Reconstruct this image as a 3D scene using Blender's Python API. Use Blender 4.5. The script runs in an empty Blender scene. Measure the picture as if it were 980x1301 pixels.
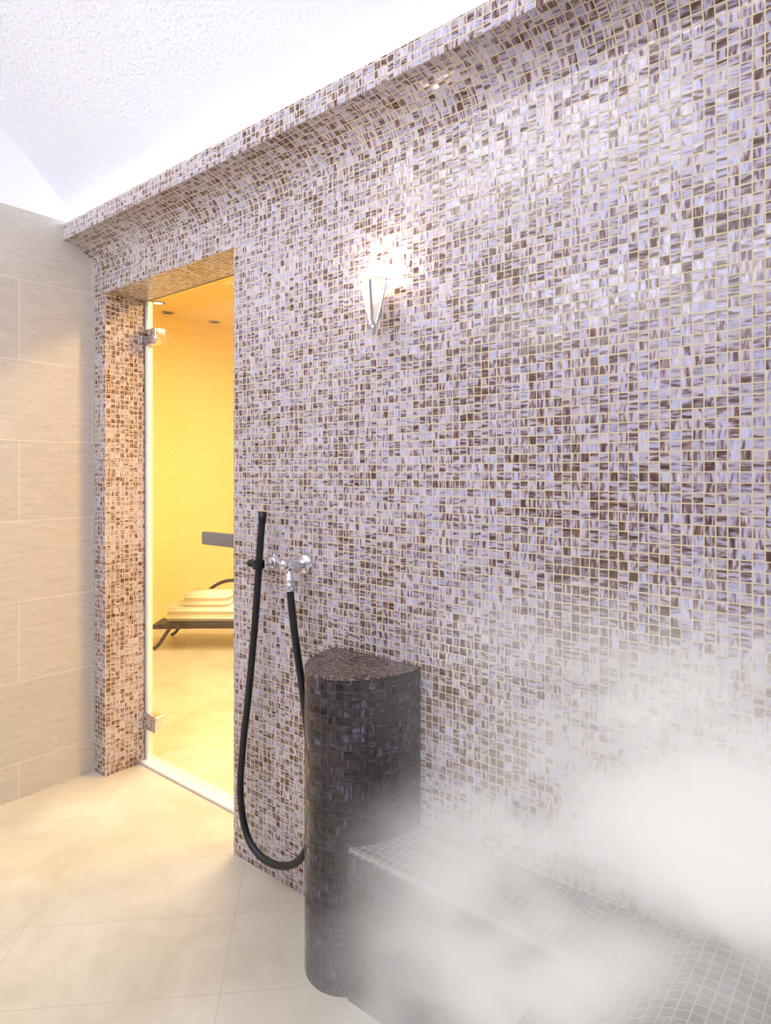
import bpy, bmesh, math, random
from mathutils import Vector, Matrix
random.seed(4)
sc=bpy.context.scene
sc.view_settings.view_transform='Standard'
D=1.4      # camera-to-mosaic-wall distance; wall face is plane Y=D, floor Z=0
EYE=1.32
XL=-2.796  # stone wall plane
XR=1.7
YB=-1.7
DX0,DX1,DH=-2.706,-1.816,2.097   # doorway
WT=0.20
PITCH=0.0213

# ---------------------------------------------------------------- node helpers
def new_mat(name):
    m=bpy.data.materials.new(name); m.use_nodes=True
    nt=m.node_tree; nt.nodes.clear()
    out=nt.nodes.new('ShaderNodeOutputMaterial')
    return m,nt,out
def N(nt,t,**kw):
    n=nt.nodes.new(t)
    for k,v in kw.items(): setattr(n,k,v)
    return n
def S(nt,sock,val):
    if isinstance(val,bpy.types.NodeSocket): nt.links.new(val,sock)
    else: sock.default_value=val
def M(nt,op,a,b=0.0,c=None,clamp=False):
    n=N(nt,'ShaderNodeMath',operation=op,use_clamp=clamp)
    S(nt,n.inputs[0],a); S(nt,n.inputs[1],b)
    if c is not None: S(nt,n.inputs[2],c)
    return n.outputs[0]
def VM(nt,op,a,b=(0,0,0)):
    n=N(nt,'ShaderNodeVectorMath',operation=op)
    S(nt,n.inputs[0],a); S(nt,n.inputs[1],b)
    return n
def MIX(nt,f,a,b,blend='MIX'):
    n=N(nt,'ShaderNodeMix',data_type='RGBA',blend_type=blend)
    S(nt,n.inputs[0],f)
    S(nt,n.inputs[6],a if isinstance(a,bpy.types.NodeSocket) else (*a,1))
    S(nt,n.inputs[7],b if isinstance(b,bpy.types.NodeSocket) else (*b,1))
    return n.outputs[2]
def NOISE(nt,vec,scale,detail=3,rough=.5,dist=0):
    n=N(nt,'ShaderNodeTexNoise')
    if vec is not None: nt.links.new(vec,n.inputs['Vector'])
    n.inputs['Scale'].default_value=scale; n.inputs['Detail'].default_value=detail
    n.inputs['Roughness'].default_value=rough; n.inputs['Distortion'].default_value=dist
    return n.outputs['Fac']
def RAMP(nt,fac,stops,interp='LINEAR'):
    n=N(nt,'ShaderNodeValToRGB'); r=n.color_ramp; r.interpolation=interp
    while len(r.elements)<len(stops): r.elements.new(.5)
    for e,(p,c) in zip(r.elements,stops): e.position=p; e.color=(*c,1)
    nt.links.new(fac,n.inputs[0]); return n.outputs[0]
def PR(nt,out,color,rough=.5,metal=0,normal=None,spec=.5):
    b=N(nt,'ShaderNodeBsdfPrincipled')
    S(nt,b.inputs['Base Color'],color if isinstance(color,bpy.types.NodeSocket) else (*color,1))
    S(nt,b.inputs['Roughness'],rough); S(nt,b.inputs['Metallic'],metal)
    b.inputs['Specular IOR Level'].default_value=spec
    if normal is not None: nt.links.new(normal,b.inputs['Normal'])
    nt.links.new(b.outputs[0],out.inputs[0]); return b
def BUMP(nt,h,strength=.3,dist=.01):
    n=N(nt,'ShaderNodeBump'); n.inputs['Strength'].default_value=strength; n.inputs['Distance'].default_value=dist
    nt.links.new(h,n.inputs['Height']); return n.outputs[0]
def srgb(r,g,b):
    f=lambda c:(c/255/12.92) if c/255<=.04045 else ((c/255+.055)/1.055)**2.4
    return (f(r),f(g),f(b))

def mosaic(name,stops,grout,dark_bias=0.0,tilt=.07,rough=.14,big=.5,spec=.5):
    m,nt,out=new_mat(name)
    uv=N(nt,'ShaderNodeTexCoord').outputs['UV']
    sv=VM(nt,'SCALE',uv); sv.inputs['Scale'].default_value=1/PITCH; s=sv.outputs[0]
    cell=VM(nt,'FLOOR',s).outputs[0]; fr=VM(nt,'FRACTION',s).outputs[0]
    wn=N(nt,'ShaderNodeTexWhiteNoise',noise_dimensions='3D'); nt.links.new(cell,wn.inputs['Vector'])
    rs=N(nt,'ShaderNodeSeparateXYZ'); nt.links.new(wn.outputs['Color'],rs.inputs[0])
    r1,r2,r3=rs.outputs
    fs=N(nt,'ShaderNodeSeparateXYZ'); nt.links.new(fr,fs.inputs[0]); fx,fy=fs.outputs[0],fs.outputs[1]
    ax=M(nt,'ABSOLUTE',M(nt,'SUBTRACT',fx,.5)); ay=M(nt,'ABSOLUTE',M(nt,'SUBTRACT',fy,.5))
    mx=M(nt,'MAXIMUM',ax,ay)
    gm=N(nt,'ShaderNodeMapRange',interpolation_type='SMOOTHSTEP'); nt.links.new(mx,gm.inputs[0])
    gm.inputs[1].default_value=.428; gm.inputs[2].default_value=.458
    g=gm.outputs[0]
    sw=M(nt,'GREATER_THAN',r1,.5)
    a=M(nt,'ADD',M(nt,'MULTIPLY',fx,M(nt,'SUBTRACT',1,sw)),M(nt,'MULTIPLY',fy,sw))
    b=M(nt,'ADD',M(nt,'MULTIPLY',fy,M(nt,'SUBTRACT',1,sw)),M(nt,'MULTIPLY',fx,sw))
    cv=N(nt,'ShaderNodeCombineXYZ')
    nt.links.new(M(nt,'ADD',M(nt,'MULTIPLY',a,.45),M(nt,'MULTIPLY',r2,40)),cv.inputs[0])
    nt.links.new(M(nt,'ADD',M(nt,'MULTIPLY',b,2.1),M(nt,'MULTIPLY',r3,60)),cv.inputs[1])
    nt.links.new(M(nt,'MULTIPLY',r1,30),cv.inputs[2])
    n=NOISE(nt,cv.outputs[0],1.3,2,.5,.4)
    big_n=NOISE(nt,uv,2.2,1,.5,0)
    bias=M(nt,'MULTIPLY',M(nt,'SUBTRACT',r3,.5),.36)
    v=M(nt,'ADD',M(nt,'MULTIPLY',M(nt,'SUBTRACT',n,.5),2.0),M(nt,'ADD',bias,.5+dark_bias))
    v=M(nt,'ADD',v,M(nt,'MULTIPLY',M(nt,'SUBTRACT',big_n,.5),big),clamp=True)
    col=RAMP(nt,v,stops)
    tint=MIX(nt,r2,(1.0,.94,.87),(.90,.92,1.04))
    col=MIX(nt,1.0,col,tint,'MULTIPLY')
    val=M(nt,'ADD',.86,M(nt,'MULTIPLY',r1,.24))
    vv=N(nt,'ShaderNodeCombineXYZ'); 
    for i in range(3): nt.links.new(val,vv.inputs[i])
    col=MIX(nt,1.0,col,vv.outputs[0],'MULTIPLY')
    col=MIX(nt,g,col,grout)
    geo=N(nt,'ShaderNodeNewGeometry').outputs['Normal']
    off=VM(nt,'SUBTRACT',wn.outputs['Color'],(.5,.5,.5)).outputs[0]
    so=VM(nt,'SCALE',off); so.inputs['Scale'].default_value=tilt
    nn=VM(nt,'NORMALIZE',VM(nt,'ADD',geo,so.outputs[0]).outputs[0]).outputs[0]
    ro=M(nt,'ADD',rough,M(nt,'MULTIPLY',g,.6))
    PR(nt,out,col,ro,0,nn,spec)
    return m

M_MOS=mosaic('mosaic_lilac',[(.0,srgb(210,206,219)),(.40,srgb(188,181,196)),(.54,srgb(160,146,158)),(.64,srgb(136,111,108)),(.80,srgb(109,81,72)),(1.0,srgb(82,58,52))],srgb(212,197,152),-.012,big=.6)
M_MOSD=mosaic('mosaic_brown',[(.0,srgb(108,106,132)),(.22,srgb(76,69,76)),(.5,srgb(55,46,44)),(.75,srgb(42,33,31)),(1.0,srgb(28,22,21))],srgb(58,50,46),.02,tilt=.22,rough=.12,big=.8)
M_MOSB=mosaic('mosaic_bench',[(.0,srgb(138,130,130)),(.35,srgb(104,94,92)),(.6,srgb(80,70,68)),(1.0,srgb(52,42,42))],srgb(160,152,144),.0,tilt=.08,rough=.2)

def plain(name,col,rough=.5,metal=0,bump=None,spec=.5,var=0):
    m,nt,out=new_mat(name); nrm=None
    tc=N(nt,'ShaderNodeTexCoord').outputs['Object']
    c=col
    if var: c=MIX(nt,NOISE(nt,tc,6,3),tuple(x*(1-var) for x in col),tuple(min(1,x*(1+var)) for x in col))
    if bump: nrm=BUMP(nt,NOISE(nt,tc,bump[0],2,.6),bump[1],bump[2])
    PR(nt,out,c,rough,metal,nrm,spec); return m
M_STUCCO=plain('white_stucco',(.88,.90,.965),.9,0,(75,.45,.020))
M_WHITE=plain('white_plaster',(.90,.91,.95),.8,0,(80,.15,.004))
M_REAR=plain('pale_plaster',(.58,.57,.66),.7,0,(40,.15,.004),var=.08)
M_CHROME=plain('chrome',(.75,.76,.80),.12,1,(15,.02,.001))
M_STEEL=plain('brushed_steel',(.36,.40,.50),.3,1,(200,.05,.001))
M_RUBBER=plain('black_rubber',(.010,.011,.014),.38,0,(120,.05,.001))
M_WICKER=plain('dark_wicker',(.030,.018,.015),.5,0,(160,.6,.004))
M_TOWEL=plain('towel_cloth',(.92,.90,.84),.95,0,(220,.5,.003))
M_SILL=plain('white_sill',(.95,.94,.9),.35,0,(50,.05,.002))
M_YCEIL=plain('cream_ceiling',(.88,.68,.30),.8,0,(60,.05,.002))
M_YWHITE=plain('cream_white_panel',(.92,.88,.74),.8,0,(60,.05,.002))
def darkstone():
    m,nt,out=new_mat('dark_marbled_top')
    tc=N(nt,'ShaderNodeTexCoord').outputs['Object']
    n1=NOISE(nt,tc,30,5,.7,2.2)
    vo=N(nt,'ShaderNodeTexVoronoi',feature='DISTANCE_TO_EDGE'); nt.links.new(tc,vo.inputs['Vector']); vo.inputs['Scale'].default_value=38
    c=RAMP(nt,n1,[(.32,srgb(34,26,25)),(.46,srgb(66,50,46)),(.55,srgb(150,128,116)),(.62,srgb(72,54,48)),(.8,srgb(40,30,30))])
    e=M(nt,'LESS_THAN',vo.outputs['Distance'],.05)
    c=MIX(nt,M(nt,'MULTIPLY',e,.7),c,srgb(40,32,30))
    PR(nt,out,c,.16,0,BUMP(nt,n1,.8,.008)); return m
M_DTOP=darkstone()

def stone():
    m,nt,out=new_mat('travertine_tile')
    uv=N(nt,'ShaderNodeTexCoord').outputs['UV']
    mp=N(nt,'ShaderNodeMapping'); nt.links.new(uv,mp.inputs[0]); mp.inputs['Scale'].default_value=(5,26,1)
    n1=NOISE(nt,mp.outputs[0],2.0,5,.65,.2); n2=NOISE(nt,uv,5,3)
    mp2=N(nt,'ShaderNodeMapping'); nt.links.new(uv,mp2.inputs[0]); mp2.inputs['Scale'].default_value=(14,70,1)
    n3=NOISE(nt,mp2.outputs[0],2,3,.6)
    base=RAMP(nt,n1,[(.3,srgb(200,194,186)),(.5,srgb(208,203,195)),(.7,srgb(216,211,204))])
    base=MIX(nt,M(nt,'MULTIPLY',M(nt,'GREATER_THAN',n3,.62),.4),base,srgb(166,154,141))
    base=MIX(nt,M(nt,'MULTIPLY',n2,.3),base,srgb(197,182,164))
    br=N(nt,'ShaderNodeTexBrick'); nt.links.new(uv,br.inputs['Vector'])
    br.offset=.5; br.offset_frequency=2; br.squash=1
    br.inputs['Scale'].default_value=1; br.inputs['Mortar Size'].default_value=.0018; br.inputs['Mortar Smooth'].default_value=.2
    br.inputs['Brick Width'].default_value=.6; br.inputs['Row Height'].default_value=.326; br.inputs['Bias'].default_value=0
    br.inputs['Color1'].default_value=(1,1,1,1); br.inputs['Color2'].default_value=(.92,.92,.92,1); br.inputs['Mortar'].default_value=(1,1,1,1)
    base=MIX(nt,1,base,br.outputs['Color'],'MULTIPLY')
    base=MIX(nt,M(nt,'MULTIPLY',br.outputs['Fac'],.6),base,srgb(234,229,220))
    PR(nt,out,base,.45,0,BUMP(nt,M(nt,'SUBTRACT',n1,br.outputs['Fac']),.1,.003))
    return m
M_STONE=stone()

def floor_mat():
    m,nt,out=new_mat('beige_floor_tile')
    pos=N(nt,'ShaderNodeNewGeometry').outputs['Position']
    sp=N(nt,'ShaderNodeSeparateXYZ'); nt.links.new(pos,sp.inputs[0])
    q=M(nt,'ADD',M(nt,'MULTIPLY',M(nt,'ADD',sp.outputs[0],sp.outputs[1]),.7071),.25+6)
    p=M(nt,'ADD',M(nt,'MULTIPLY',M(nt,'SUBTRACT',sp.outputs[1],sp.outputs[0]),.7071),-1.968+6)
    cv=N(nt,'ShaderNodeCombineXYZ'); nt.links.new(q,cv.inputs[0]); nt.links.new(p,cv.inputs[1])
    br=N(nt,'ShaderNodeTexBrick'); nt.links.new(cv.outputs[0],br.inputs['Vector'])
    br.offset=0; br.inputs['Scale'].default_value=1; br.inputs['Mortar Size'].default_value=.0015
    br.inputs['Brick Width'].default_value=.6; br.inputs['Row Height'].default_value=.3
    br.inputs['Color1'].default_value=(1,1,1,1); br.inputs['Color2'].default_value=(.965,.96,.95,1); br.inputs['Mortar'].default_value=(1,1,1,1)
    n1=NOISE(nt,pos,3.5,6,.6,.5)
    base=RAMP(nt,n1,[(.3,srgb(198,189,168)),(.5,srgb(213,204,185)),(.7,srgb(225,217,201))])
    base=MIX(nt,1,base,br.outputs['Color'],'MULTIPLY')
    base=MIX(nt,M(nt,'MULTIPLY',br.outputs['Fac'],.55),base,srgb(182,172,154))
    PR(nt,out,base,.34,0,BUMP(nt,n1,.08,.004)); return m
M_FLOOR=floor_mat()
def ywall():
    m,nt,out=new_mat('yellow_ribbed_wall')
    pos=N(nt,'ShaderNodeNewGeometry').outputs['Position']
    mp=N(nt,'ShaderNodeMapping'); nt.links.new(pos,mp.inputs[0]); mp.inputs['Scale'].default_value=(1,.6,40)
    n=NOISE(nt,mp.outputs[0],2.2,1,.5,.1)
    c=MIX(nt,n,srgb(246,220,146),srgb(252,231,168))
    PR(nt,out,c,.6,0,BUMP(nt,n,.3,.010)); return m
M_YWALL=ywall()
def glass():
    m,nt,out=new_mat('clear_glass')
    t=N(nt,'ShaderNodeBsdfTransparent'); t.inputs[0].default_value=(.98,.985,.97,1)
    g=N(nt,'ShaderNodeBsdfGlossy'); g.inputs['Roughness'].default_value=.02
    f=N(nt,'ShaderNodeFresnel'); f.inputs[0].default_value=1.3
    mx=N(nt,'ShaderNodeMixShader'); nt.links.new(M(nt,'MULTIPLY',f.outputs[0],.15),mx.inputs[0]); nt.links.new(t.outputs[0],mx.inputs[1]); nt.links.new(g.outputs[0],mx.inputs[2])
    nt.links.new(mx.outputs[0],out.inputs[0]); return m
M_GLASS=glass()
def emit(name,col,st):
    m,nt,out=new_mat(name); e=N(nt,'ShaderNodeEmission'); e.inputs[0].default_value=(*col,1); e.inputs[1].default_value=st
    nt.links.new(e.outputs[0],out.inputs[0]); return m
M_LED=emit('led_cool_white',(.86,.92,1.0),10)
M_BULB=emit('warm_bulb',(1.0,.84,.68),26)
M_SPOT=emit('downlight_lamp',(1.0,.9,.65),12)
def frosted():
    m,nt,out=new_mat('lit_frosted_glass')
    b=PR(nt,out,(.9,.86,.82),.2); b.inputs['Emission Color'].default_value=(1,.72,.55,1); b.inputs['Emission Strength'].default_value=.25
    b.inputs['Transmission Weight'].default_value=.6
    return m
M_FROST=frosted()

# ---------------------------------------------------------------- mesh helpers
def mk(name,verts,faces,mat,uvs=None,smooth=False,parent=None,loc=None):
    me=bpy.data.meshes.new(name); me.from_pydata([tuple(v) for v in verts],[],faces)
    if uvs:
        l=me.uv_layers.new(name='UVMap')
        for poly in me.polygons:
            for li,vi in zip(poly.loop_indices,poly.vertices):
                l.data[li].uv=uvs[vi]
    me.materials.append(mat)
    if smooth:
        for p in me.polygons: p.use_smooth=True
    me.update()
    o=bpy.data.objects.new(name,me); sc.collection.objects.link(o)
    if parent: o.parent=parent
    if loc: o.location=loc
    return o
class Q:
    """list of independent quads with metre UVs"""
    def __init__(s): s.v=[];s.f=[];s.u=[]
    def quad(s,pts,uv):
        n=len(s.v); s.v+=pts; s.u+=uv; s.f.append((n,n+1,n+2,n+3))
    def obj(s,name,mat,**k): return mk(name,s.v,s.f,mat,s.u,**k)
def struct(o): o['kind']='structure'; return o
def top(o,label,cat): o['label']=label; o['category']=cat; return o
def empty(name,loc,rotz=0):
    e=bpy.data.objects.new(name,None); e.location=loc; e.rotation_euler=(0,0,rotz); e.empty_display_size=.1
    sc.collection.objects.link(e); return e
def bm_obj(name,bm,mat,parent=None,smooth=True,loc=None,rot=None):
    me=bpy.data.meshes.new(name); bm.to_mesh(me); bm.free(); me.materials.append(mat)
    if smooth:
        for p in me.polygons: p.use_smooth=True
    o=bpy.data.objects.new(name,me); sc.collection.objects.link(o)
    if parent: o.parent=parent
    if loc is not None: o.location=loc
    if rot is not None: o.rotation_euler=rot
    return o
def box(name,a,b,mat,parent=None,bevel=0,seg=3,smooth=None):
    bm=bmesh.new(); bmesh.ops.create_cube(bm,size=1)
    a=Vector(a);b=Vector(b)
    for v in bm.verts: v.co=Vector([a[i]+(b[i]-a[i])*(v.co[i]+.5) for i in range(3)])
    if bevel: bmesh.ops.bevel(bm,geom=bm.edges[:],offset=bevel,segments=seg,affect='EDGES',profile=.5)
    return bm_obj(name,bm,mat,parent,bool(bevel) if smooth is None else smooth)
def lathe(name,prof,mat,parent=None,seg=40,axis=None,loc=(0,0,0),smooth=True):
    vs=[];fs=[]
    for r,z in prof:
        for i in range(seg):
            a=2*math.pi*i/seg; vs.append(Vector((r*math.cos(a),r*math.sin(a),z)))
    for j in range(len(prof)-1):
        for i in range(seg):
            k=(i+1)%seg; fs.append((j*seg+i,j*seg+k,(j+1)*seg+k,(j+1)*seg+i))
    if axis is not None:
        q=Vector((0,0,1)).rotation_difference(Vector(axis).normalized())
        vs=[q@v for v in vs]
    vs=[v+Vector(loc) for v in vs]
    o=mk(name,vs,fs,mat,smooth=smooth,parent=parent)
    bm=bmesh.new(); bm.from_mesh(o.data); bmesh.ops.remove_doubles(bm,verts=bm.verts,dist=1e-5); bmesh.ops.recalc_face_normals(bm,faces=bm.faces); bm.to_mesh(o.data); bm.free()
    return o
def catmull(pts,n=10):
    P=[Vector(p) for p in pts]; P=[2*P[0]-P[1]]+P+[2*P[-1]-P[-2]]; out=[]
    for i in range(1,len(P)-2):
        for k in range(n):
            t=k/n; a,b,c,d=P[i-1:i+3]
            out.append(.5*((2*b)+(-a+c)*t+(2*a-5*b+4*c-d)*t*t+(-a+3*b-3*c+d)*t**3))
    out.append(P[-2]); return out
def tube(name,pts,r,mat,parent=None,seg=14,n=10,smoothpath=True):
    C=catmull(pts,n) if smoothpath else [Vector(p) for p in pts]
    vs=[];fs=[]; nrm=None
    for i,c in enumerate(C):
        t=(C[min(i+1,len(C)-1)]-C[max(i-1,0)]).normalized()
        if nrm is None:
            nrm=t.cross(Vector((0,1,0))); 
            if nrm.length<.1: nrm=t.cross(Vector((1,0,0)))
        nrm=(nrm-t*nrm.dot(t)).normalized(); b=t.cross(nrm)
        rr=r(i/(len(C)-1)) if callable(r) else r
        for k in range(seg):
            a=2*math.pi*k/seg; vs.append(c+nrm*math.cos(a)*rr+b*math.sin(a)*rr)
    for i in range(len(C)-1):
        for k in range(seg):
            l=(k+1)%seg; fs.append((i*seg+k,i*seg+l,(i+1)*seg+l,(i+1)*seg+k))
    fs.append(tuple(range(seg-1,-1,-1))); fs.append(tuple((len(C)-1)*seg+k for k in range(seg)))
    return mk(name,vs,fs,mat,smooth=True,parent=parent)

# ---------------------------------------------------------------- room shell
COVE_Z=2.189; FB=2.307; FT=2.374; FY=1.2635
q=Q()
def wq(x0,x1,z0,z1,y=D):
    q.quad([(x0,y,z0),(x1,y,z0),(x1,y,z1),(x0,y,z1)],[(x0,z0),(x1,z0),(x1,z1),(x0,z1)])
wq(XL,DX0,0,DH); wq(DX1,XR,0,DH); wq(XL,DX0,DH,COVE_Z); wq(DX0,DX1,DH,COVE_Z); wq(DX1,XR,DH,COVE_Z)
y1=D+.187
q.quad([(DX0,D,0),(DX0,y1,0),(DX0,y1,DH),(DX0,D,DH)][::-1],[(5.0,0),(5.187,0),(5.187,DH),(5.0,DH)][::-1])
q.quad([(DX1,D,0),(DX1,y1,0),(DX1,y1,DH),(DX1,D,DH)],[(7,0),(7.187,0),(7.187,DH),(7,DH)])
q.quad([(DX0,D,DH),(DX1,D,DH),(DX1,y1,DH),(DX0,y1,DH)],[(DX0,9),(DX1,9),(DX1,9.187),(DX0,9.187)])
struct(q.obj('wall_north',M_MOS))
prof=[]
c_r_y=D-FY; c_r_z=FB-COVE_Z
n=18
for i in range(n+1):
    a=(math.pi/2)*i/n
    prof.append((D-c_r_y*(1-math.cos(a)),COVE_Z+c_r_z*math.sin(a)))
prof+= [(FY,FB),(FY,FT),(D,FT),(D,FT)]
q=Q(); s=COVE_Z
for (a,b) in zip(prof[:-1],prof[1:]):
    L=math.hypot(b[0]-a[0],b[1]-a[1])
    if L<1e-6: continue
    q.quad([(XL,a[0],a[1]),(XR,a[0],a[1]),(XR,b[0],b[1]),(XL,b[0],b[1])],[(XL,s),(XR,s),(XR,s+L),(XL,s+L)])
    s+=L
o=q.obj('trim_1',M_MOS); struct(o)
q=Q(); H0=2.388
q.quad([(XL,YB,0),(XL,D,0),(XL,D,H0),(XL,YB,H0)],[(D-YB+.289,.507),(0.289,.507),(.289,H0+.507),(D-YB+.289,H0+.507)])
struct(q.obj('wall_west',M_STONE))
half=[(1.40,2.374),(1.313,2.425),(1.02,2.69),(.7,2.88),(.3,3.0),(-.15,3.05)]
vp=[(p.x,p.y) for p in catmull([Vector((a,b,0)) for a,b in half],6)]
vp=vp+[(-.30-a,b) for a,b in reversed(vp[:-1])]
vs=[];fs=[]
for a,b in vp: vs+=[(XL-.02,a,b),(XR,a,b)]
for i in range(len(vp)-1): fs.append((2*i,2*i+1,2*i+3,2*i+2))
struct(mk('ceiling',vs,fs,M_STUCCO,smooth=True))
lv=[(XL-.004,a,b) for a,b in vp]; 
struct(mk('trim_2',lv,[tuple(range(len(lv)))],M_WHITE))
struct(mk('wall_east',[(XR,YB,0),(XR,D,0),(XR,D,2.4)]+[(XR,a,b) for a,b in vp]+[(XR,YB,2.4)],[tuple(range(len(vp)+4))],M_REAR))
struct(mk('wall_south',[(XL,YB,0),(XR,YB,0),(XR,YB,2.4),(XL,YB,2.4)],[(0,1,2,3)],M_REAR))
struct(mk('floor',[(-4.9,YB,0),(XR,YB,0),(XR,5.2,0),(-4.9,5.2,0)],[(0,1,2,3)],M_FLOOR))
YH=2.64; yb=D+WT
struct(mk('wall_lounge_west',[(-4.9,yb,0),(-4.9,5.2,0),(-4.9,5.2,YH),(-4.9,yb,YH)],[(0,1,2,3)],M_YWALL))
struct(mk('wall_lounge_north',[(-4.9,5.2,0),(0,5.2,0),(0,5.2,YH),(-4.9,5.2,YH)],[(0,1,2,3)],M_YWALL))
struct(mk('wall_lounge_east',[(0,yb,0),(0,5.2,0),(0,5.2,YH),(0,yb,YH)],[(0,1,2,3)],M_YWALL))
struct(mk('wall_lounge_south',[(-4.9,yb,0),(DX0,yb,0),(DX0,yb,YH),(-4.9,yb,YH),(DX1,yb,0),(0,yb,0),(0,yb,YH),(DX1,yb,YH),(DX0,yb,DH),(DX1,yb,DH)],
   [(0,1,8,2,3),(4,5,6,7,9),(8,9,7,2)],M_YWALL))
struct(mk('ceiling_lounge',[(-4.9,yb,YH),(0,yb,YH),(0,5.2,YH),(-4.9,5.2,YH)],[(0,1,2,3)],M_YCEIL))
vs=[];fs=[];seg=48
cx,cy,R=-2.28,3.0,.98
for z in (YH-.001,YH-.06):
    for i in range(seg):
        a=2*math.pi*i/seg; vs.append((cx+R*math.cos(a),cy+R*math.sin(a),z))
for i in range(seg): k=(i+1)%seg; fs.append((i,k,seg+k,seg+i))
fs.append(tuple(range(seg,2*seg)))
struct(mk('trim_3',vs,fs,M_YWHITE))
struct(box('trim_4',(DX0,D+.165,.001),(DX1,D+.235,.014),M_SILL,bevel=.003))

# ---------------------------------------------------------------- glass door
door=empty('glass_door',(DX0,D+.2,0)); top(door,'frameless clear glass door with chrome hinges in the mosaic doorway','door')
box('glass_pane',(.028,-.005,.02),(DX1-DX0-.006,.005,DH-.006),M_GLASS,door,bevel=.001,seg=1,smooth=False)
box('door_frame',(.0,-.010,.014),(.022,.014,DH-.002),M_SILL,door,bevel=.002)
for i,z in enumerate((.192,1.93)):
    h=box('hinge' if i==0 else 'hinge.001',(.004,-.022,z-.036),(.105,.022,z+.036),M_CHROME,door,bevel=.006); h['label']='chrome glass door hinge clamp'
    lathe('screw' if i==0 else 'screw.001',[(0,0),(.008,0),(.008,.003),(.0,.004)],M_STEEL,h,20,(0,-1,0),(.075,-.022,z))
hd=empty('door_handle',(0,0,0)); hd.parent=door; hd['label']='horizontal brushed steel pull handle'
box('grip',(.50,-.062,1.030),(.80,-.040,1.084),M_STEEL,hd,bevel=.009,seg=4)
for i,x in enumerate((.60,.74)):
    lathe('standoff' if i==0 else 'standoff.001',[(0,0),(.009,0),(.009,.034),(0,.034)],M_CHROME,hd,20,(0,-1,0),(x,-.006,1.057))

o=box('led_strip',(XL+.03,1.313,FT+.0005),(XR-.03,1.337,FT+.012),M_LED,bevel=.003); top(o,'cool white LED light strip lying on top of the mosaic cornice','light strip')

# ---------------------------------------------------------------- pedestal column
cxp,aw,bw,PH=-1.175,.157,.232,.80
def D_outline(k=64,a=aw,b=bw):
    return [(cxp-a*math.cos(math.pi*i/k),D-b*math.sin(math.pi*i/k)) for i in range(k+1)]
ped=empty('pedestal',(cxp,D,0)); top(ped,'half-round dark glass mosaic pedestal standing against the tiled wall','pedestal')
def rel(v): return (v[0]-cxp,v[1]-D,v[2])
ol=D_outline(); 
q=Q(); s=0
for a,b in zip(ol[:-1],ol[1:]):
    L=math.hypot(b[0]-a[0],b[1]-a[1]); nz=PH-.004
    q.quad([rel((a[0],a[1],0)),rel((b[0],b[1],0)),rel((b[0],b[1],nz)),rel((a[0],a[1],nz))],[(s,0),(s+L,0),(s+L,nz),(s,nz)]); s+=L
bodyo=q.obj('body',M_MOSD,parent=ped)
bm=bmesh.new(); bm.from_mesh(bodyo.data); bmesh.ops.remove_doubles(bm,verts=bm.verts,dist=1e-5); bmesh.ops.recalc_face_normals(bm,faces=bm.faces); bm.to_mesh(bodyo.data); bm.free()
for p in bodyo.data.polygons: p.use_smooth=True
ol2=D_outline(a=aw-.003,b=bw-.003); ol1=D_outline(a=aw+.001,b=bw+.001)
vs=[rel((x,y,PH-.004)) for x,y in ol1]+[rel((x,y,PH)) for x,y in ol2]; k=len(ol1)
fs=[(i,i+1,k+i+1,k+i) for i in range(k-1)]+[tuple(range(k,2*k))]
t=mk('pedestal_top',vs,fs,M_DTOP,[(v[0]+20,v[1]+20) for i,v in enumerate(vs)],parent=ped); t['label']='glossy dark marbled top'

# ---------------------------------------------------------------- bench (ledge widening into contoured lounger)
BX0=-1.092; BXC=-.52; LED=1.192; BY=.78
def bz(x):
    t=min(1,max(0,(x+.50)/.26)); t=t*t*(3-2*t); return .38+.13*t
def backy(x):
    u=(x-cxp)/(aw+.003)
    return D if abs(u)>=1 else D-(bw+.003)*math.sqrt(1-u*u)
xs=[BX0+i*.006 for i in range(15)]+[BX0+.09+i*(BXC-BX0-.09)/16 for i in range(17)]
bench=empty('tiled_bench',(-.3,D,0)); top(bench,'built-in mosaic tiled bench with a raised contoured seat along the wall','bench')
def rb(p): return (p[0]+.3,min(p[1],D-.001)-D,p[2])
z=.38
q=Q()
for a,b in zip(xs[:-1],xs[1:]):
    ka,kb=max(backy(a),LED+.011),max(backy(b),LED+.011)
    q.quad([rb((a,LED+.01,z)),rb((b,LED+.01,z)),rb((b,kb,z)),rb((a,ka,z))],[(a,LED),(b,LED),(b,kb),(a,ka)])
    q.quad([rb((a,LED,z-.01)),rb((b,LED,z-.01)),rb((b,LED+.01,z)),rb((a,LED+.01,z))],[(a,z+3),(b,z+3),(b,z+3.014),(a,z+3.014)])
xs2=[BXC+i*.02 for i in range(int((XR-BXC)/.02)+1)]; xs2[-1]=XR
for a,b in zip(xs2[:-1],xs2[1:]):
    za,zb=bz(a),bz(b)
    q.quad([rb((a,BY,za)),rb((b,BY,zb)),rb((b,D,zb)),rb((a,D,za))],[(a,BY),(b,BY),(b,D),(a,D)])
seat=q.obj('seat',M_MOSB,parent=bench)
q=Q()
for a,b in zip(xs[:-1],xs[1:]):
    zz=z-.01
    q.quad([rb((a,LED,0)),rb((b,LED,0)),rb((b,LED,zz)),rb((a,LED,zz))],[(a,0),(b,0),(b,zz),(a,zz)])
q.quad([rb((BXC,LED,0)),rb((BXC,BY,0)),rb((BXC,BY,.38)),rb((BXC,LED,.38))],[(10,0),(10+LED-BY,0),(10+LED-BY,.38),(10,.38)])
for a,b in zip(xs2[:-1],xs2[1:]):
    q.quad([rb((a,BY,0)),rb((b,BY,0)),rb((b,BY,bz(b))),rb((a,BY,bz(a)))],[(a,0),(b,0),(b,bz(b)),(a,bz(a))])
q.obj('bench_front',M_MOSD,parent=bench)

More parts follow.
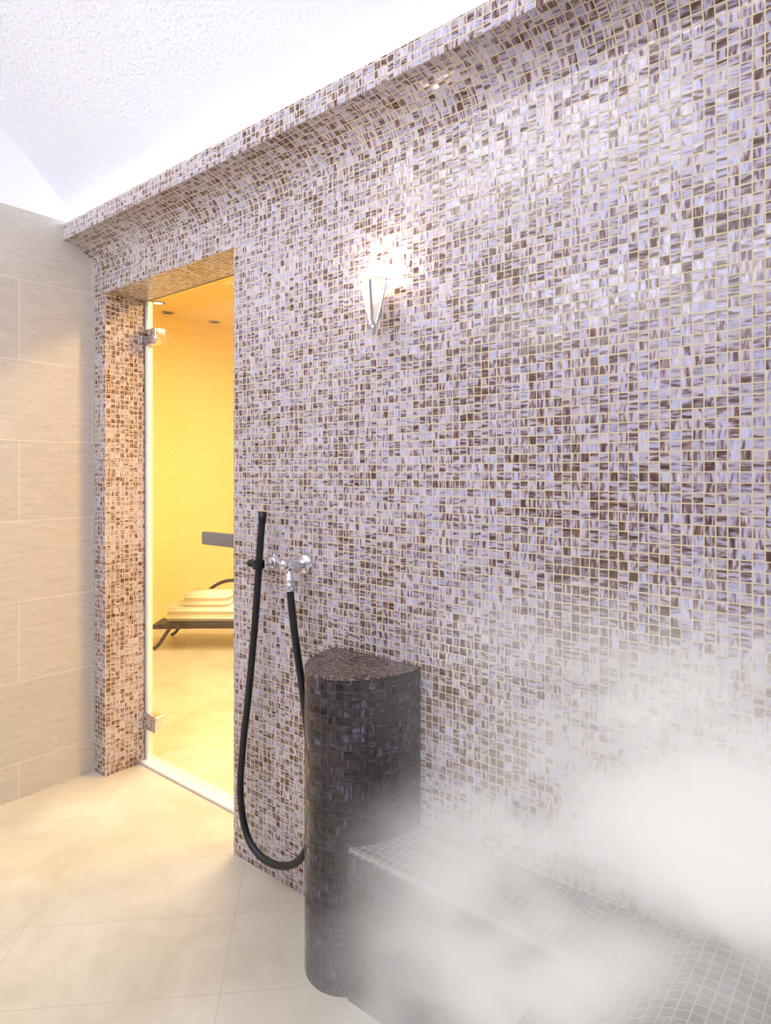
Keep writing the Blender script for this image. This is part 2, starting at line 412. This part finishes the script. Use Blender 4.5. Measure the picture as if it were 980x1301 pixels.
# ---------------------------------------------------------------- hose, holder, tap
hp=[(-1.594,1.34,1.170),(-1.603,1.34,1.10),(-1.610,1.34,1.029),(-1.626,1.34,.8665),(-1.661,1.34,.607),(-1.694,1.34,.40),(-1.702,1.34,.25),(-1.665,1.34,.138),(-1.590,1.34,.098),(-1.502,1.345,.105),(-1.432,1.35,.150),(-1.385,1.35,.24),(-1.378,1.35,.36),(-1.395,1.35,.52),(-1.418,1.345,.68),(-1.436,1.335,.82),(-1.447,1.328,.93),(-1.449,1.326,.968)]
hose=tube('shower_hose',hp,.0115,M_RUBBER,seg=16,n=12); top(hose,'thick black rubber hose hanging in a loop from a chrome tap','hose')
noz=tube('nozzle',[(-1.5945,1.34,1.165),(-1.591,1.34,1.195)],.0135,M_RUBBER,hose,smoothpath=False,seg=20)
cf=lathe('coupling',[(0,0),(.014,0),(.015,.004),(.015,.022),(.012,.026),(0,.026)],M_CHROME,hose,24,(0,0,1),(-1.449,1.326,.962)); cf['label']='chrome hose coupling nut'
hol=empty('hose_holder',(-1.612,D,1.026)); top(hol,'chrome wall holder with a black clip gripping the hose','hose holder')
lathe('wall_plate',[(0,0),(.020,0),(.020,.006),(.014,.010),(0,.010)],M_CHROME,hol,32,(0,-1,0),(0,0,0))
lathe('arm',[(0,0),(.009,0),(.010,.02),(.008,.034),(0,.034)],M_CHROME,hol,24,(0,-1,0),(0,-.008,0))
vs=[];fs=[];K=24
for j,(rr,zz) in enumerate([(.0135,-.014),(.019,-.014),(.019,.014),(.0135,.014)]):
    for i in range(K+1):
        a=math.radians(-60+ i*300/K)
        vs.append((rr*math.sin(a+math.pi), -.06+rr*math.cos(a), zz))
for j in range(4):
    l=(j+1)%4
    for i in range(K): fs.append((j*(K+1)+i,j*(K+1)+i+1,l*(K+1)+i+1,l*(K+1)+i))
mk('clip',vs,fs,M_RUBBER,parent=hol)
lathe('screw_knob',[(0,0),(.006,0),(.006,.012),(.011,.014),(.011,.028),(.008,.031),(0,.031)],M_RUBBER,hol,20,(-1,0,0),(-.018,-.06,0))
tap=empty('shower_tap',(-1.46,D,1.036)); top(tap,'chrome wall-mounted shower tap with lever handle','tap')
lathe('wall_flange',[(0,0),(.034,0),(.034,.004),(.028,.013),(.018,.018),(0,.018)],M_CHROME,tap,40,(0,-1,0))
lathe('valve_body',[(0,.0),(.015,0),(.015,.012),(.019,.016),(.021,.03),(.021,.062),(.017,.070),(.010,.076),(0,.077)],M_CHROME,tap,36,(0,-1,0),(0,-.014,0))
lathe('spout',[(0,0),(.011,0),(.011,.03),(.014,.034),(.014,.046),(0,.046)],M_CHROME,tap,28,(.12,0,-1),(.004,-.072,-.004))
hn=empty('lever',(0,0,0)); hn.parent=tap
lathe('lever_hub',[(0,0),(.017,0),(.018,.006),(.015,.018),(0,.022)],M_CHROME,hn,30,(-.25,-1,.3),(0,-.082,.004))
tube('lever_arm',[(-.002,-.092,.008),(-.010,-.104,.022),(-.020,-.112,.036)],lambda t:.0075-.001*t,M_CHROME,hn,seg=16)

# ---------------------------------------------------------------- wall sconce
sx,sy=-1.131,1.338
sco=empty('wall_sconce',(sx,D,1.70)); top(sco,'chrome torch-shaped wall sconce with glowing frosted glass cone','wall lamp')
lathe('wall_plate',[(0,0),(.014,0),(.014,.004),(.010,.007),(0,.007)],M_CHROME,sco,32,(0,-1,0),(-.035,0,.07))
tube('bracket',[(-.035,-.005,.07),(-.022,-.03,.062),(-.004,-.055,.05)],.004,M_CHROME,sco)
lathe('glass_cone',[(.0,.022),(.006,.022),(.013,.05),(.024,.10),(.033,.145),(.031,.145),(.022,.10),(.0,.045)],M_FROST,sco,40,None,(0,sy-D,0))
lathe('finial',[(0,-.012),(.003,-.010),(.0065,0),(.008,.012),(.0075,.03),(.0,.032)],M_CHROME,sco,24,None,(0,sy-D,0))
for i in range(4):
    a=math.radians(-90+90*i+25); c,s_=math.cos(a),math.sin(a)
    tube('rib' if i==0 else 'rib.%03d'%i,[(c*.007,sy-D+s_*.007,.02),(c*.0165,sy-D+s_*.0165,.055),(c*.027,sy-D+s_*.027,.10),(c*.035,sy-D+s_*.035,.135)],.0038,M_CHROME,sco,seg=10)
bm=bmesh.new(); bmesh.ops.create_uvsphere(bm,u_segments=24,v_segments=16,radius=.023)
for v in bm.verts: v.co.z*=1.15
b=bm_obj('bulb',bm,M_BULB,sco,loc=(0,sy-D,.152)); b['label']='glowing warm bulb'

# ---------------------------------------------------------------- lounge chair + towels
RZ=math.radians(39.13)
LX,LY=-4.477,2.779
lc=empty('sun_lounger',(LX,LY,0),RZ); top(lc,'low dark wicker lounger with curved arm rail in the yellow room','lounger')
K=60; vs=[];fs=[]
def sz(x): 
    return .195+.006*math.sin(x*3.0) + (0 if x<.95 else .42*((x-.95)/.9)**1.3)
for i in range(K+1):
    x=.0+1.85*i/K; zt=sz(x)
    for y_,z_ in ((-.22,zt-.034),(-.22,zt),(.22,zt),(.22,zt-.034)): vs.append((x,y_,z_))
for i in range(K):
    for j in range(4): l=(j+1)%4; fs.append((i*4+j,i*4+l,(i+1)*4+l,(i+1)*4+j))
fs.append((0,1,2,3)); fs.append((K*4+3,K*4+2,K*4+1,K*4))
mk('woven_seat',vs,fs,M_WICKER,parent=lc)
for i,(y_,) in enumerate(((-.20,),(.20,))):
    tube('leg' if i==0 else 'leg.001',[(.13,y_,.175),(.09,y_,.12),(.04,y_,.045),(.0,y_,.012)],.013,M_WICKER,lc)
    tube('leg.%03d'%(i+2),[(1.25,y_,.28),(1.32,y_,.15),(1.40,y_,.012)],.013,M_WICKER,lc)
tube('arm_rail',[(.24,.21,.18),(.27,.215,.33),(.36,.215,.415),(.48,.215,.45),(.64,.215,.43),(.82,.215,.35),(.95,.21,.22)],.014,M_WICKER,lc)
def towel(name,x0,x1,z0,h,y0,y1,layers,label):
    w=(x1-x0)/2; dpt=(y1-y0)/2; th=h/layers
    bm=bmesh.new()
    for l in range(layers):
        r=bmesh.ops.create_cube(bm,size=1)
        for v in r['verts']: v.co=Vector((v.co.x*2*(w-.004*(l%2)),v.co.y*2*(dpt-.003*(l%2)),th*(l+.5)+v.co.z*th*.98))
    bmesh.ops.bevel(bm,geom=bm.edges[:],offset=th*.42,segments=4,affect='EDGES')
    me=bpy.data.meshes.new(name); bm.to_mesh(me); bm.free(); me.materials.append(M_TOWEL)
    for p in me.polygons: p.use_smooth=True
    o=bpy.data.objects.new(name,me); sc.collection.objects.link(o)
    o.location=Vector((LX,LY,0))+Matrix.Rotation(RZ,3,'Z')@Vector(((x0+x1)/2,(y0+y1)/2,z0)); o.rotation_euler=(0,0,RZ)
    o['group']='folded towels on the lounger'
    top(o,label,'towel'); return o
towel('folded_towel',.06,.62,.203,.105,-.17,.15,2,'large folded cream towel lying on the wicker lounger')
towel('folded_towel.001',.18,.55,.309,.095,-.15,.12,2,'smaller folded cream towel stacked on another towel')

for i,(lat,dp,on) in enumerate(((-1.77,5.02,1),(-1.80,5.33,0),(-1.50,5.66,0))):
    x=.7758*lat-.631*dp; y=.631*lat+.7758*dp
    e=empty('downlight' if i==0 else 'downlight.%03d'%i,(x,y,YH)); top(e,'round recessed ceiling spotlight'+(' glowing' if on else ' with dark reflector'),'ceiling light'); e['group']='recessed spotlights in the lounge ceiling'
    lathe('ring' if i==0 else 'ring.%03d'%i,[(.034,0),(.05,0),(.05,-.006),(.034,-.008),(.034,0)],M_STEEL,e,32)
    lathe('lens' if i==0 else 'lens.%03d'%i,[(0,-.003),(.034,-.003)],M_SPOT if on else M_WICKER,e,32)

# ---------------------------------------------------------------- steam
BLOBS=[((-.14,1.12,.78),(.46,.38,.33),8.5),
       ((-.46,1.10,.56),(.56,.40,.28),6.5),
       ((-.38,1.14,.90),(.60,.36,.36),2.4),
       ((-.54,.92,.26),(.50,.42,.40),5.0)]
def steam():
    m,nt,out=new_mat('steam')
    pos=N(nt,'ShaderNodeNewGeometry').outputs['Position']
    tot=None
    for c,r,s in BLOBS:
        v=VM(nt,'SUBTRACT',pos,c).outputs[0]; v=VM(nt,'DIVIDE',v,r).outputs[0]
        L=VM(nt,'LENGTH',v).outputs['Value']
        f=N(nt,'ShaderNodeMapRange',interpolation_type='SMOOTHSTEP'); nt.links.new(L,f.inputs[0])
        f.inputs[1].default_value=1.0; f.inputs[2].default_value=.1; f.inputs[3].default_value=0; f.inputs[4].default_value=s
        tot=f.outputs[0] if tot is None else M(nt,'ADD',tot,f.outputs[0])
    # wisps stretched along a rising diagonal
    mp=N(nt,'ShaderNodeMapping'); nt.links.new(pos,mp.inputs[0])
    mp.inputs['Rotation'].default_value=(0,math.radians(32),0); mp.inputs['Scale'].default_value=(.62,.9,1.35)
    n=NOISE(nt,mp.outputs[0],5.2,3,.55,.35)
    mr=N(nt,'ShaderNodeMapRange',interpolation_type='LINEAR'); nt.links.new(n,mr.inputs[0])
    mr.inputs[1].default_value=.40; mr.inputs[2].default_value=.62; mr.inputs[3].default_value=.07; mr.inputs[4].default_value=1.15
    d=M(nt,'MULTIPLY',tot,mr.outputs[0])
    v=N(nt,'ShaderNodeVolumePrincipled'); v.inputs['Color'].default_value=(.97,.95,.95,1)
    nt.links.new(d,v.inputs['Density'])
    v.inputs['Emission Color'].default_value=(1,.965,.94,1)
    nt.links.new(M(nt,'MULTIPLY',d,.56),v.inputs['Emission Strength'])  # self-glow added so the steam looks whiter than the lamps make it
    nt.links.new(v.outputs[0],out.inputs['Volume'])
    return m
# one billowing closed hull around the puffs (voxel union)
bm=bmesh.new()
for c,r,s in BLOBS:
    res=bmesh.ops.create_icosphere(bm,subdivisions=4,radius=1)
    for v in res['verts']: v.co=Vector([c[i]+r[i]*.97*v.co[i] for i in range(3)])
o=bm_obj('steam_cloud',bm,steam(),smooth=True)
rm=o.modifiers.new('union','REMESH'); rm.mode='VOXEL'; rm.voxel_size=.03; rm.use_smooth_shade=True
dg=bpy.context.evaluated_depsgraph_get(); me=bpy.data.meshes.new_from_object(o.evaluated_get(dg)); o.modifiers.clear(); o.data=me
for v in me.vertices:
    v.co.y=min(v.co.y,D-.012); v.co.z=max(v.co.z,.012)
o['kind']='stuff'; top(o,'soft white steam drifting over the tiled bench beside the wall','steam')

# ---------------------------------------------------------------- lights
def area(name,loc,rot,sx_,sy_,p,col):
    l=bpy.data.lights.new(name,'AREA'); l.shape='RECTANGLE'; l.size=sx_; l.size_y=sy_; l.energy=p; l.color=col
    o=bpy.data.objects.new(name,l); o.location=loc; o.rotation_euler=rot; sc.collection.objects.link(o); return o
area('room_fill',(-1.5,-.25,2.9),(0,0,0),1.6,.9,26,(.95,.95,1.0))  # unseen soft lamp added under the vault for general room brightness
area('rear_ceiling_fill',(-.7,-1.5,2.36),(math.radians(160),0,0),3.8,.08,58,(.92,.94,1.0))  # unseen upward strip behind the camera, added to brighten the vault
area('lounge_light',(-2.6,3.2,2.52),(0,0,0),1.6,1.6,82,(1.0,.90,.64))
area('jamb_fill',(-1.45,2.35,2.58),(0,0,0),.3,.3,68,(1.0,.64,.24))  # unseen warm lamp added to throw golden light on the door jamb
l=bpy.data.lights.new('sconce_light','POINT'); l.energy=.75; l.color=(1,.80,.66); l.shadow_soft_size=.02
o=bpy.data.objects.new('sconce_light',l); o.location=(sx-.01,1.345,1.90); sc.collection.objects.link(o)

w=bpy.data.worlds.new('world'); sc.world=w; w.use_nodes=True
w.node_tree.nodes['Background'].inputs[0].default_value=(.8,.85,1,1); w.node_tree.nodes['Background'].inputs[1].default_value=.2

# ---------------------------------------------------------------- camera
cam=bpy.data.cameras.new('camera'); co=bpy.data.objects.new('camera',cam); sc.collection.objects.link(co)
co.location=(0,0,EYE); co.rotation_euler=(math.radians(90),0,RZ)
cam.sensor_width=36; cam.lens=820/1301*36; cam.shift_y=-50.5/1301; cam.clip_start=.02
sc.camera=co
